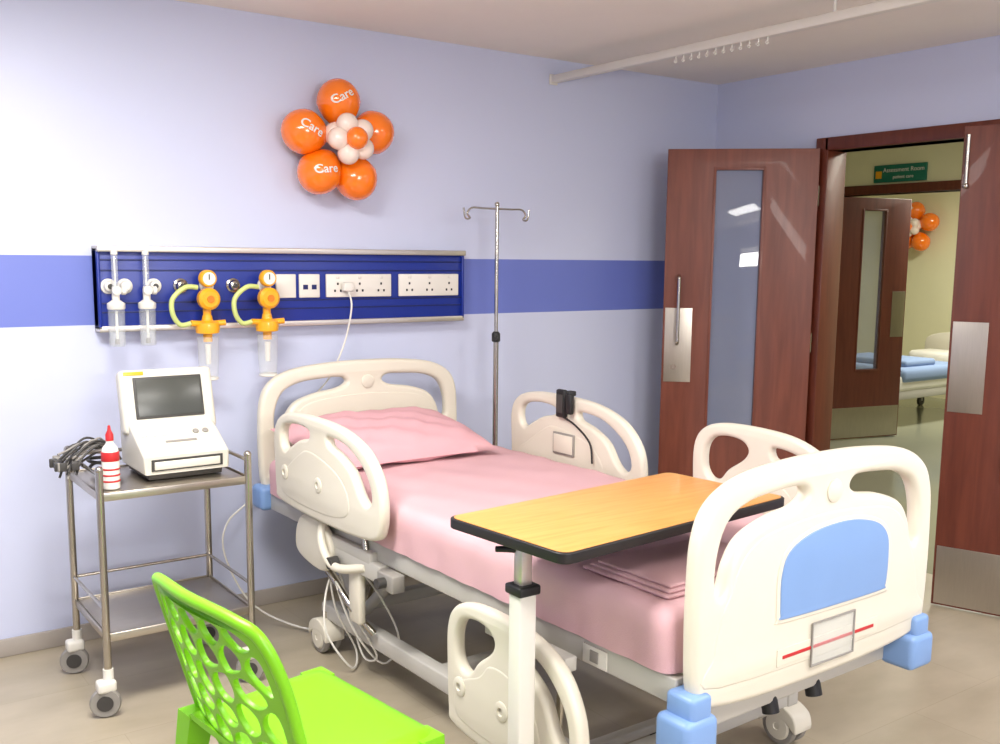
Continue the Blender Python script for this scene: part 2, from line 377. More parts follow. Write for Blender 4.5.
def railshape(L,Hh,big):
    out=[(.04,.0),(.3,-.05),(.7,-.05),(.93,.0),(.99,.12),(1.0,.38),(.965,.62),(.86,.84),(.68,.97),(.45,1.01),(.2,1.0),(.06,.92),(.0,.74),(.0,.4),(.01,.12)]
    h1=[(.12,.86),(.075,.76),(.08,.62),(.12,.56),(.17,.62),(.26,.72),(.36,.78),(.36,.87),(.24,.90)]
    if big: h1=[(.13,.86),(.08,.74),(.08,.56),(.13,.46),(.20,.47),(.26,.58),(.36,.70),(.39,.80),(.34,.88),(.23,.90)]
    h2=[(.55,.87),(.55,.77),(.65,.70),(.75,.58),(.82,.38),(.88,.30),(.925,.38),(.90,.56),(.82,.72),(.70,.84)]
    f=lambda Q:[(a*L,b*Hh) for a,b in Q]
    return f(out),[f(h1),f(h2)]
def siderail(tag,u,v0,L,z0,Hh,out,big=False):
    o,h=railshape(L,Hh,big)
    F=frame(B(u,v0,z0),ax,Z)
    panel(tag+'_panel',o,h,.04,.015,F,M['plastic'],bd)
    s=out
    for t in (.46,.12):
        a=u+s*.016;lathe(tag+'_pivot_disc_%d'%int(t*100),[(.028,0),(.028,.008),(.022,.011),(.012,.011),(.010,.006),(.001,.006)],B(a,v0+L*t,z0+Hh*.33),M['plastic'],bd,axis=rt*s)
    ins=[(.1,.08),(.45,.03),(.7,.1),(.74,.3),(.66,.5),(.5,.62),(.36,.62 if big else .66),(.28,.50 if big else .60),(.14,.40),(.08,.3)]
    panel(tag+'_inner_moulding',[(a*L,b*Hh) for a,b in ins],[],.044,.010,F,M['plastic'],bd)
    for k,t in enumerate((.3,.7)):
        tube(tag+'_arm_%d'%k,[B(u-s*.015,v0+L*t,z0+.06),B(u-s*.045,v0+L*t,z0-.0),B(u-s*.05,v0+L*t+.03,.49)],.012,M['chrome'],bd)
    bbox(tag+'_mount',min(u-s*.03,u-s*.07),max(u-s*.03,u-s*.07),v0+L*.2,v0+L*.8,.48,.52,M['steelw'])
siderail('head_rail_left',-.53,.29,.81,.60,.345,-1)
siderail('head_rail_right',.53,.40,.81,.60,.36,1)
siderail('foot_rail_right',.53,1.46,.62,.60,.365,1,True)
siderail('foot_rail_left',-.575,1.55,.58,.195,.375,-1,True)
bbox('rail_screen_right',.500,.508,.70,.83,.725,.815,M['grey'],.002)
bbox('rail_screen_right_face',.497,.501,.707,.823,.733,.807,M['plastic'],.001)
# nurse handset clipped over the right rail
bbox('handset',.485,.508,.73,.785,.88,.995,M['black'],.008)
bbox('handset_hook',.485,.56,.74,.775,.965,.985,M['black'],.004)
bbox('handset_keys',.482,.486,.738,.777,.90,.975,M['dgrey'],.001)
bbox('handset_stub',.478,.502,.80,.83,.90,.985,M['black'],.006)
tube('handset_cord',[B(.495,.76,.885),B(.497,.84,.86),B(.497,.93,.80),B(.495,.95,.72)],.004,M['black'],bd)
def pillow(name,c,ru,rv,rz,m,g,tilt=0.0):
    nu,nv=34,24;v=[];f=[]
    for s in (1,-1):
        for j in range(nv+1):
            for i in range(nu+1):
                a=-1+2*i/nu;b=-1+2*j/nv
                e=((1-abs(a)**2.6)*(1-abs(b)**2.6));h=max(0,e)**.55
                uu=a*ru*(1-.05*(1-abs(b)**2)*abs(a)**6);wv=b*rv*(1-.07*(1-abs(a)**2)*abs(b)**6)
                z=s*h*rz*(1 if s>0 else .4)+(.006*math.sin(a*7+b*4)+.005*math.sin(b*13-a*9)+.003*math.sin(a*23+b*8))*h
                v.append(B(c[0]+uu,c[1]+wv,c[2]+z-tilt*b*.1))
    N=(nu+1)*(nv+1)
    for s in (0,1):
        for j in range(nv):
            for i in range(nu):
                q=(s*N+j*(nu+1)+i,s*N+j*(nu+1)+i+1,s*N+(j+1)*(nu+1)+i+1,s*N+(j+1)*(nu+1)+i);f.append(q if s==0 else q[::-1])
    o=meshobj(name,v,f,m,g)
    import bmesh
    bm=bmesh.new();bm.from_mesh(o.data);bmesh.ops.remove_doubles(bm,verts=bm.verts,dist=1e-4);bm.to_mesh(o.data);bm.free();smooth(o.data,80)
    return o
pl=Group('pillow',B(-.05,.32,.77));pillow('pillow_body',(-.07,.32,.78),.405,.235,.088,M['pink2'],pl,.46)
fb=Group('folded_sheet',B(-.2,2.05,.73))
for k in range(3):
    bbox('fold_%d'%k,-.42+.014*k,.05-.02*k,1.93+.014*k,2.24-.01*k,.7135+.0085*k,.7218+.0085*k,M['pink'],.004,fb)
# base frame
for u in (-.40,.42): bbox('base_rail_%d'%(u*100),u-.025,u+.025,.42,2.0,.13,.19,M['steelw'],.006)
for i,v in enumerate((.45,1.2,1.97)): bbox('base_cross_%d'%i,-.40,.42,v-.025,v+.025,.13,.18,M['steelw'],.006)
for i,(u,v) in enumerate(((-.42,.45),(.44,.45),(-.40,1.97),(.42,1.97))):
    p=B(u,v,0)
    for s in (-1,1):
        lathe('caster_%d_wheel_%d'%(i,s),[(.02,0),(.058,0),(.062,.006),(.062,.018),(.055,.024),(.02,.024)],p+rt*(s*.012 if s>0 else -.036)+Z*.062,M['grey'],bd,axis=rt)
        lathe('caster_%d_cover_%d'%(i,s),[(.045,0),(.04,.006),(.012,.007),(.01,.004),(.001,.004)],p+rt*(s*.036)+Z*.062,M['plastic'],bd,axis=rt*s)
    panel('caster_%d_hood'%i,[(-.07,.06),(-.06,.11),(0,.135),(.06,.11),(.07,.06),(.03,.085),(-.03,.085)],[],.085,.006,frame(p,ax,Z),M['plastic'],bd)
    cyl('caster_%d_stem'%i,p+Z*.12,p+Z*.16,.016,M['chrome'],bd)
for s in (-1,1):
    u=s*.30
    tube('lift_arm_head_%d'%s,[B(u,.55,.17),B(u,.95,.50)],.022,M['steelw'],bd,sm=False)
    tube('lift_arm_foot_%d'%s,[B(u,1.35,.17),B(u,1.75,.50)],.022,M['steelw'],bd,sm=False)
    tube('lift_link_%d'%s,[B(u*.9,.62,.40),B(u*.9,.5,.19)],.015,M['chrome'],bd,sm=False)
    bbox('lift_gusset_%d'%s,u-.02,u+.02,.36,.52,.19,.44,M['steelw'],.006)
    for k,(v,z) in enumerate(((.55,.17),(.95,.47),(1.35,.17),(1.75,.47))):
        cyl('pivot_%d_%d'%(s,k),B(u+s*.02,v,z),B(u+s*.04,v,z),.025,M['chrome'],bd)
bbox('motor_body',-.06,.06,.9,1.15,.30,.40,M['dgrey'],.01)
tube('motor_piston',[B(0,1.1,.36),B(0,1.5,.48)],.02,M['chrome'],bd,sm=False)
bbox('gearbox_foot',-.08,.08,1.95,2.15,.28,.42,M['steelw'],.01)
bbox('end_beam_foot',-.42,.42,2.27,2.32,.40,.47,M['steelw'],.008)
tube('lift_cross_a',[B(-.33,.95,.49),B(.33,.95,.49)],.02,M['chrome'],bd,sm=False)
tube('lift_cross_b',[B(-.33,1.75,.49),B(.33,1.75,.49)],.02,M['chrome'],bd,sm=False)
for i,u in enumerate((-.10,.08)):
    cyl('crank_%d_shaft'%i,B(u,2.15,.44),B(u,2.27,.435),.010,M['chrome'],bd)
    cyl('crank_%d_grip'%i,B(u,2.29,.445),B(u,2.31,.37),.022,M['black'],bd)
bbox('head_mech_plate',-.50,-.46,.50,1.0,.43,.49,M['steelw'])
tube('head_mech_lever',[B(-.49,.60,.60),B(-.53,.64,.50),B(-.53,.74,.43),B(-.49,.9,.46)],.016,M['plastic'],bd)
panel('head_mech_cover',[(0,0),(.2,-.02),(.26,.08),(.16,.16),(.02,.15),(-.03,.07)],[],.03,.01,frame(B(-.50,.42,.40),ax,Z),M['plastic'],bd)
cyl('head_mech_knob',B(-.545,.72,.44),B(-.51,.72,.44),.022,M['dgrey'],bd)
tube('head_mech_link',[B(-.49,.50,.43),B(-.49,.80,.28),B(-.44,.86,.20)],.012,M['chrome'],bd,sm=False)
bbox('head_mech_bracket',-.50,-.47,.78,.86,.24,.44,M['plastic'],.01)
bbox('rail_latch_box',-.52,-.47,1.02,1.12,.43,.49,M['grey'],.006)
cyl('rail_latch_knob',B(-.55,1.07,.46),B(-.52,1.07,.46),.018,M['dgrey'],bd)
bbox('asset_tag',-.475,-.470,2.00,2.09,.495,.545,M['white'],.001)
bbox('asset_tag_ring',-.478,-.474,2.03,2.06,.505,.535,M['grey'],.001)
box('plug',(-2.405,-.115,1.37),(-2.355,-.078,1.41),M['white'],bd,.008)
tube('power_cord',[(-2.38,-.105,1.37),(-2.375,-.12,1.30),(-2.40,-.10,1.15),(-2.47,-.09,1.0),(-2.55,-.075,.9),(-2.66,-.06,.7),(-2.83,-.06,.5),(-2.95,-.10,.42),(-2.98,-.14,.3),(-2.9,-.2,.1),(-2.78,-.35,.02),(-2.66,-.6,.03)],.004,M['white'],bd)
tube('power_cord_coil',[(-2.66,-.6,.03),(-2.66,-.75,.10),(-2.74,-.80,.25),(-2.82,-.80,.38),(-2.80,-.8,.22),(-2.72,-.8,.05),(-2.78,-.88,.02),(-2.86,-.84,.16),(-2.84,-.8,.3),(-2.80,-.82,.38),(-2.76,-.84,.2),(-2.74,-.9,.06),(-2.74,-1.0,.10),(-2.80,-.95,.24),(-2.84,-.88,.36),(-2.79,-.92,.18),(-2.70,-.97,.05),(-2.66,-1.02,.15),(-2.7,-.95,.3),(-2.76,-.85,.42)],.004,M['white'],bd)

# ------------------------------------------------------------ overbed table
ot=Group('overbed_table',(-2.96,-2.15,0))
tc=Vector((-2.595,-2.125,.852));Rt=Matrix.Rotation(math.radians(5.5),4,'Z')
Ft=Matrix.Translation(tc)@Rt
panel('table_top',rrect(-.44,-.215,.44,.215,.03),[],.026,.003,Ft,M['ledge'],ot,sm=False)
panel('table_surface',rrect(-.433,-.208,.433,.208,.027),[],.003,.001,Matrix.Translation((0,0,.0135))@Ft,M['beech'],ot,sm=False)
box('column_outer',(-2.98,-2.177,.06),(-2.93,-2.127,.71),M['white'],ot,.005)
box('column_inner',(-2.972,-2.169,.71),(-2.938,-2.135,.83),M['alu'],ot,.004)
box('column_collar',(-2.988,-2.185,.70),(-2.922,-2.119,.726),M['black'],ot,.006)
tube('height_lever',[(-2.955,-2.15,.81),(-2.985,-2.12,.81),(-3.0,-2.10,.808)],.008,M['black'],ot)
box('top_bracket',(-2.99,-2.19,.826),(-2.6,-2.11,.839),M['steelw'],ot,.003)
box('base_spine',(-2.985,-2.42,.05),(-2.925,-1.90,.09),M['steelw'],ot,.006)
for i,y in enumerate((-2.40,-1.92)):
    box('base_leg_%d'%i,(-2.98,y-.02,.055),(-2.2,y+.02,.085),M['steelw'],ot,.006)
    for x in (-2.95,-2.24):
        lathe('base_caster_%d_%d'%(i,int(-x*100)),[(.008,-.011),(.024,-.011),(.026,0),(.024,.011),(.008,.011)],(x,y,.026),M['dgrey'],ot,axis=(0,1,0))
        cyl('base_stem_%d_%d'%(i,int(-x*100)),(x,y,.03),(x,y,.06),.008,M['chrome'],ot)

# ------------------------------------------------------------ trolley
tr=Group('instrument_trolley',(-3.34,-.52,0))
X0,X1,Y0,Y1=-3.60,-3.10,-.73,-.30
for i,(x,y) in enumerate(((X0,Y0),(X1,Y0),(X0,Y1),(X1,Y1))):
    cyl('post_%d'%i,(x,y,.13),(x,y,.83),.0125,M['chrome'],tr)
    sph('post_cap_%d'%i,(x,y,.83),.0135,M['chrome'],tr,seg=14)
    cx_,cy_=x-.015,y-.01
    lathe('caster_%d_wheel'%i,[(.012,-.014),(.046,-.014),(.050,-.006),(.050,.006),(.046,.014),(.012,.014)],(cx_,cy_,.05),M['grey'],tr,axis=(.35,1,0))
    lathe('caster_%d_hub'%i,[(.026,-.017),(.026,.017)],(cx_,cy_,.05),M['dgrey'],tr,axis=(.35,1,0))
    box('caster_%d_fork'%i,(x-.04,y-.03,.085),(x+.02,y+.02,.125),M['white'],tr,.01,3)
    cyl('caster_%d_stem'%i,(x,y,.12),(x,y,.16),.017,M['white'],tr)
for z,t in ((.745,'top'),(.27,'lower')):
    box(t+'_shelf',(X0+.008,Y0+.008,z-.003),(X1-.008,Y1-.008,z+.003),M['brushed'],tr,.001)
    for k,(a,b) in enumerate((((X0,Y0),(X1,Y0)),((X1,Y0),(X1,Y1)),((X1,Y1),(X0,Y1)),((X0,Y1),(X0,Y0)))):
        lo=(min(a[0],b[0])-.003,min(a[1],b[1])-.003,z-.02);hi=(max(a[0],b[0])+.003,max(a[1],b[1])+.003,z+.008)
        box('%s_rim_%d'%(t,k),lo,hi,M['brushed'],tr,.002)
for k,(a,b) in enumerate((((X1,Y0),(X1,Y1)),((X1,Y1),(X0,Y1)),((X0,Y1),(X0,Y0)))):
    tube('guard_%d'%k,[(a[0],a[1],.81),(b[0],b[1],.81)],.007,M['chrome'],tr,sm=False)
    tube('lower_guard_%d'%k,[(a[0],a[1],.36),(b[0],b[1],.36)],.006,M['chrome'],tr,sm=False)
# ------------------------------------------------------------ monitor on the trolley
mo=Group('patient_monitor',(-3.28,-.5,.76))
def prism(name,prof,x0,x1,m,g,bev=.01):
    F=frame(((x0+x1)/2,0,0),(0,1,0),(0,0,1))
    return panel(name,prof,[],x1-x0,bev,F,m,g,sm=False)
prism('base_body',[(-.63,.775),(-.36,.775),(-.35,.93),(-.43,.945),(-.47,.925),(-.60,.855),(-.635,.835)],-3.43,-3.13,M['mon'],mo,.010)
prism('printer_slot',[(-.636,.785),(-.5,.785),(-.5,.825),(-.638,.825)],-3.405,-3.155,M['dgrey'],mo,.002)
prism('foot',[(-.61,.752),(-.38,.752),(-.37,.78),(-.62,.78)],-3.41,-3.15,M['dgrey'],mo,.004)
box('paper_door',(-3.395,-.640,.789),(-3.165,-.634,.818),M['mon'],mo,.003)
Rs=Matrix.Rotation(math.radians(-14),4,'X')
pv=(-3.275,-.44,.90)
def tb(name,lo,hi,m,bev): box(name,lo,hi,m,mo,bev,3,rot=Rs,piv=pv)
tb('screen_housing',(-3.445,-.47,.885),(-3.11,-.41,1.115),M['mon'],.018)
tb('screen_frame',(-3.40,-.4745,.935),(-3.155,-.466,1.085),M['dgrey'],.003)
tb('screen_glass',(-3.392,-.4765,.943),(-3.163,-.473,1.077),M['screen'],.001)
tb('yellow_label',(-3.43,-.472,1.093),(-3.36,-.469,1.106),M['yel'],.0005)
tb('housing_back',(-3.41,-.415,.90),(-3.14,-.37,1.06),M['mon'],.02)
tb('screen_hinge',(-3.36,-.475,.89),(-3.19,-.46,.912),M['grey'],.004)
sl=Vector((0,-.13,-.07)).normalized();nn=Vector((0,-.07,.13)).normalized()
def onslope(t): return Vector((0,-.47,.925))+sl*t+nn*.004
for i in range(5):
    x=-3.40+i*.035+(.08 if i>2 else 0);p=onslope(.07);p.x=x
    lathe('key_%d'%i,[(.011,-.008),(.011,.003),(.009,.005),(.001,.005)],p,M['grey'] if i>2 else M['white'],mo,axis=nn,seg=16)
p=onslope(.115);panel('brand_strip',rect(-.055,-.005,.055,.005),[],.002,.0004,frame((-3.28,p.y,p.z),(1,0,0),-sl),M['grey'],mo,sm=False)
# ------------------------------------------------------------ gel bottle
gb=Group('ultrasound_gel_bottle',(-3.545,-.66,.75))
lathe('bottle',[(.02,0),(.027,.004),(.028,.02),(.028,.12),(.024,.14),(.012,.155),(.012,.165)],(-3.545,-.66,.749),M['white'],gb)
lathe('label',[(.0285,.0),(.029,.001),(.029,.03),(.0285,.031)],(-3.545,-.66,.845),M['red'],gb)
for k in range(3): lathe('label_line_%d'%k,[(.0285,.0),(.029,.001),(.029,.005),(.0285,.006)],(-3.545,-.66,.775+.02*k),M['red'],gb)
lathe('cap',[(.013,0),(.013,.02),(.006,.035),(.004,.05),(.001,.051)],(-3.545,-.66,.912),M['red'],gb)
lb=Group('monitor_lead_bundle',(-3.56,-.45,.8))
for i in range(18):
    a=random.uniform(-.03,.03);b=random.uniform(-.06,.06)
    tube('lead_%d'%i,[(-3.45,-.40+b*.5,.80),(-3.50,-.42+b,.83+random.uniform(0,.04)),(-3.56+a,-.45+b,.86+random.uniform(-.02,.03)),(-3.62+a,-.46+b,.83+random.uniform(-.02,.03)),(-3.65+a,-.47+b*1.4,.82+random.uniform(-.05,.03))],.004,M['dgrey'] if i%3 else M['grey'],lb)
    if i%2==0: box('clip_%d'%i,(-3.665+a,-.48+b*1.4,.80),(-3.64+a,-.465+b*1.4,.83),M['grey'] if i%4 else M['dgrey'],lb,.003)
tube('lead_coil',[(-3.5,-.45,.757),(-3.55,-.40,.765),(-3.52,-.35,.78),(-3.46,-.38,.78),(-3.49,-.44,.79),(-3.55,-.42,.80),(-3.54,-.36,.8),(-3.47,-.36,.8)],.006,M['dgrey'],lb)

# ------------------------------------------------------------ medical gas rail
ra=Group('bedhead_service_panel',(-2.6,0,1.39))
RX0,RX1=-3.415,-1.755
box('navy_body',(RX0,-.06,1.245),(RX1,0,1.535),M['navy'],ra,.003)
box('top_ledge',(RX0-.0,-.085,1.530),(RX1,0,1.553),M['alu'],ra,.003)
box('bottom_ledge',(RX0,-.07,1.225),(RX1,0,1.248),M['alu'],ra,.003)
for z in (1.30,1.335,1.46,1.50): box('rib_%d'%int(z*1000),(RX0+.01,-.063,z-.003),(RX1-.01,-.058,z+.003),M['navy2'],ra,.001)
for x in (RX0,RX1-.012): box('end_cap_%d'%int(-x*100),(x,-.07,1.235),(x+.012,0,1.545),M['navy'],ra,.003)
def socket(tag,x0,x1,holes):
    box(tag+'_plate',(x0,-.074,1.345),(x1,-.060,1.445),M['white'],ra,.004)
    for i in range(holes):
        w=(x1-x0)/holes;cx=x0+w*(i+.5)
        for k,(dx,dz) in enumerate(((0,.018),(-.014,-.012),(.014,-.012))):
            box('%s_slot_%d_%d'%(tag,i,k),(cx+dx-.004,-.0755,1.385+dz-.005),(cx+dx+.004,-.0735,1.385+dz+.005),M['black'],ra)
        box('%s_switch_%d'%(tag,i),(cx-.008,-.078,1.425),(cx+.008,-.0735,1.438),M['white'],ra,.002)
socket('socket_triple_a',-2.47,-2.15,3);socket('socket_triple_b',-2.11,-1.79,3)
box('data_plate',(-2.595,-.072,1.345),(-2.5,-.06,1.445),M['white'],ra,.004)
for dx in (-.02,.02): box('data_port_%d'%(dx*100),(-2.5475+dx-.011,-.0735,1.38),(-2.5475+dx+.011,-.0715,1.40),M['navy2'],ra)
box('blank_plate',(-2.70,-.072,1.345),(-2.61,-.06,1.445),M['white'],ra,.004)
for i,x in enumerate((-3.375,-3.315,-3.205,-3.10,-2.995,-2.885,-2.75)):
    lathe('gas_outlet_%d'%i,[(.029,0),(.029,.010),(.022,.014),(.018,.03),(.012,.034),(.010,.034)],(x,-.06,1.40),M['chrome'] if i in(3,5) else M['white'],ra,axis=(0,-1,0))
    if i in (0,2,3,5): lathe('gas_outlet_core_%d'%i,[(.010,0),(.010,.004),(.001,.004)],(x,-.094,1.40),M['dgrey'],ra,axis=(0,-1,0))
def flow(name,x):
    g=Group(name,(x,-.11,1.39));y=-.125
    cyl('inlet',(x,-.101,1.39),(x,y,1.39),.010,M['chrome'],g)
    lathe('valve_knob',[(.010,0),(.017,.004),(.017,.018),(.010,.022)],(x,y-.006,1.385),M['white'],g,axis=(0,-1,0))
    lathe('side_knob',[(.008,0),(.016,.004),(.016,.018),(.008,.022)],(x+.018,y,1.385),M['white'],g,axis=(1,0,0))
    lathe('valve_block',[(.012,-.03),(.014,-.02),(.014,.02),(.012,.03)],(x,y,1.37),M['white'],g)
    lathe('flow_tube',[(.012,0),(.012,.12),(.008,.125)],(x,y,1.40),M['clear'],g)
    lathe('flow_core',[(.003,0),(.003,.11)],(x,y,1.405),M['white'],g)
    lathe('flow_tube_cap',[(.013,0),(.013,.012),(.006,.016)],(x,y,1.52),M['white'],g)
    lathe('jar_cap',[(.030,0),(.033,.004),(.033,.022),(.016,.034)],(x,y,1.315),M['white'],g)
    lathe('humidifier_jar',[(.026,0),(.03,.006),(.030,.06),(.031,.14)],(x,y,1.175),M['clear'],g)
    lathe('jar_water',[(.024,0),(.027,.004),(.027,.05),(.001,.05)],(x,y,1.178),M['clear'],g)
    lathe('jar_stem',[(.005,0),(.005,.12)],(x,y,1.19),M['white'],g)
    lathe('jar_diffuser',[(.009,0),(.009,.02)],(x,y,1.183),M['grey'],g)
flow('oxygen_flowmeter',-3.365);flow('oxygen_flowmeter.001',-3.25)
def vac(name,x,gx):
    g=Group(name,(x,-.13,1.37));y=-.135
    cyl('mount_stem',(x,-.101,1.37),(x,-.13,1.37),.014,M['yel'],g)
    lathe('gauge',[(.028,0),(.034,.006),(.034,.028),(.030,.034)],(x,y,1.43),M['yel'],g,axis=(0,-1,0))
    lathe('gauge_face',[(.025,0),(.025,.002)],(x,y-.034,1.43),M['white'],g,axis=(0,-1,0))
    box('needle',(x-.002,y-.038,1.425),(x+.002,y-.036,1.447),M['black'],g)
    lathe('regulator_knob',[(.036,0),(.043,.008),(.043,.035),(.032,.045)],(x,y,1.35),M['yel'],g,axis=(0,-1,0))
    lathe('regulator_cap',[(.014,0),(.014,.006)],(x,y-.045,1.35),M['orange'],g,axis=(0,-1,0))
    cyl('jar_neck',(x,y,1.31),(x,y,1.26),.016,M['yel'],g)
    lathe('jar_head',[(.02,-.035),(.045,-.03),(.048,-.01),(.045,.01),(.022,.02),(.018,.04)],(x,y,1.245),M['yel'],g)
    for s in (-1,1): cyl('port_%d'%s,(x,y,1.25),(x+s*.07,y-.01,1.255),.012,M['yel'],g)
    cyl('drain_stem',(x,y,1.22),(x,y,1.18),.018,M['yel'],g)
    lathe('suction_jar',[(.030,0),(.036,.01),(.04,.07),(.042,.17)],(x,y,1.03),M['clear'],g)
    lathe('jar_base_ring',[(.03,0),(.037,.003),(.037,.012),(.03,.014)],(x,y,1.026),M['white'],g)
    lathe('jar_float',[(.01,0),(.012,.08)],(x,y,1.09),M['white'],g)
    a=x-.07
    tube('suction_hose',[(a,y-.01,1.255),(a-.04,y-.01,1.25),(a-.07,y-.015,1.29),(a-.07,y-.015,1.35),(a-.02,y-.015,1.395),(x-.04,y-.01,1.395)],.010,M['yelg'],g)
vac('suction_regulator',-3.02,-3.04);vac('suction_regulator.001',-2.77,-2.80)

# ------------------------------------------------------------ IV pole
iv=Group('iv_pole',(-1.66,-.22,0));ix,iy=-1.675,-.22
cyl('lower_tube',(ix,iy,.08),(ix,iy,1.15),.0125,M['chrome'],iv);cyl('upper_tube',(ix,iy,1.12),(ix,iy,1.76),.009,M['chrome'],iv)
lathe('collar',[(.013,0),(.02,.005),(.02,.04),(.012,.05)],(ix,iy,1.13),M['black'],iv)
cyl('collar_knob',(ix,iy,1.15),(ix-.03,iy-.03,1.15),.009,M['black'],iv)
for s in (-1,1):
    tube('hook_%d'%s,[(ix,iy,1.745),(ix+s*.08,iy,1.745),(ix+s*.14,iy,1.745),(ix+s*.165,iy,1.72),(ix+s*.15,iy,1.70),(ix+s*.175,iy,1.70),(ix+s*.185,iy,1.745)],.0045,M['chrome'],iv)
sph('tip',(ix,iy,1.765),.012,M['chrome'],iv,seg=14)
for k in range(5):
    a=math.radians(90+72*k);c=Vector((ix,iy,0));e=c+Vector((math.cos(a),math.sin(a),0))*.18
    tube('base_leg_%d'%k,[c+Z*.09,c+Z*.09+(e-c)*.5,e+Z*.06],.011,M['chrome'],iv)
    lathe('base_wheel_%d'%k,[(.006,-.01),(.024,-.01),(.025,.01),(.006,.01)],e+Z*.025,M['dgrey'],iv,axis=(math.sin(a),-math.cos(a),0),seg=16)
    cyl('base_stem_%d'%k,e+Z*.03,e+Z*.065,.007,M['chrome'],iv)

# ------------------------------------------------------------ curtain rail
cr=Group('curtain_track',(-1.19,-2,2.4))
box('track',(-1.207,-5.0,2.383),(-1.168,-.004,2.419),M['white'],cr,.004)
box('wall_bracket',(-1.212,-.012,2.375),(-1.163,0,2.425),M['white'],cr,.004)
for i,y in enumerate((-1.65,-3.6)): cyl('drop_rod_%d'%i,(-1.187,y,2.41),(-1.187,y,H),.006,M['white'],cr)
for i in range(12):
    y=-.85-.045*i
    tube('glider_%d'%i,[(-1.187,y,2.39),(-1.187,y,2.372),(-1.187,y+.008,2.365),(-1.187,y,2.358),(-1.187,y-.006,2.365)],.003,M['white'],cr)

# ------------------------------------------------------------ balloons
def balloon_cluster(name,c,sc=1,fr=None,seg=28):
    g=Group(name,c);C=Vector(c)
    F=fr or frame((0,0,0),(1,0,0),(0,0,1))
    def pos(a,b,d): return C+F.to_3x3()@Vector((a*sc,b*sc,d*sc))
    for i,(a,b) in enumerate(((-.01,.155),(-.165,.025),(.145,.045),(-.10,-.13),(.065,-.145))):
        o=sph('balloon_%d'%i,(0,0,0),.094*sc,M['orange'],None,seg,(1,1,1.08))
        dirv=(F.to_3x3()@Vector((a,b,0))).normalized()
        q=dirv.to_track_quat('Z','Y').to_matrix().to_4x4()
        for v in o.data.vertices:
            if v.co.z<0: k=1+v.co.z/(.11*sc)*.25;v.co.x*=k;v.co.y*=k
        o.data.transform(Matrix.Translation(pos(a,b,0))@q);g.add(o)
        if i in (0,1,3):
            cu=bpy.data.curves.new('t','FONT');cu.body='Care';cu.size=.05*sc;cu.extrude=.0008;cu.offset=.0006;cu.align_x='CENTER'
            t=bpy.data.objects.new('t',cu);link(t);me=bake(t);bpy.data.objects.remove(t)
            for v in me.vertices:
                p=Vector((v.co.x-.012*sc,v.co.y+(.012 if i==0 else -.01)*sc));r=.096*sc;v.co=(p.x,p.y,math.sqrt(max(1e-6,r*r-p.x**2-p.y**2))+.001+(v.co.z if v.co.z>0 else 0))
            me.transform(Matrix.Translation(pos(a,b,0))@F@Matrix.Rotation((.9,-.5,0,.1)[i] if i else .5,4,'Z'));me.materials.clear();me.materials.append(M['white'])
            t=bpy.data.objects.new('print_%d'%i,me);link(t);g.add(t)
    for i in range(5):
        t=math.radians(90+72*i+20)
        sph('small_balloon_%d'%i,pos(.062*math.cos(t),.062*math.sin(t),.10),.046*sc,M['pearl'],g,20)
    sph('centre_balloon',pos(0,0,.145),.046*sc,M['orange'],g,20)
    for i in range(3): sph('spare_balloon_%d'%i,pos(.05*(i-1),.02,.05),.05*sc,M['pearl'],g,16)
    return g
balloon_cluster('balloon_cluster',(-2.41,-.11,2.005))
balloon_cluster('balloon_cluster.001',(6.03,2.54,1.91),1.1,frame((0,0,0),(0,-1,0),(0,0,1)))

# ------------------------------------------------------------ lime chair
ch=Group('plastic_chair',(-3.45,-2.0,0))
sx0,sx1,sy0,sy1=-3.66,-3.25,-2.27,-1.74
def vor(seeds,poly):
    cells=[]
    for i,s in enumerate(seeds):
        P=list(poly)
        for j,t in enumerate(seeds):
            if i==j: continue
            mx,my=(s[0]+t[0])/2,(s[1]+t[1])/2;nx,ny=t[0]-s[0],t[1]-s[1];Q=[]
            for k in range(len(P)):
                a,b=P[k],P[(k+1)%len(P)]
                da=(a[0]-mx)*nx+(a[1]-my)*ny;db=(b[0]-mx)*nx+(b[1]-my)*ny
                if da<=0: Q.append(a)
                if da*db<0:
                    u=da/(da-db);Q.append((a[0]+(b[0]-a[0])*u,a[1]+(b[1]-a[1])*u))
            P=Q
            if len(P)<3: break
        cells.append(P)
    return cells
def centroid(P):
    A=cx=cy=0
    for k in range(len(P)):
        a,b=P[k],P[(k+1)%len(P)];c=a[0]*b[1]-b[0]*a[1];A+=c;cx+=(a[0]+b[0])*c;cy+=(a[1]+b[1])*c
    return (cx/(3*A),cy/(3*A)) if abs(A)>1e-9 else P[0]
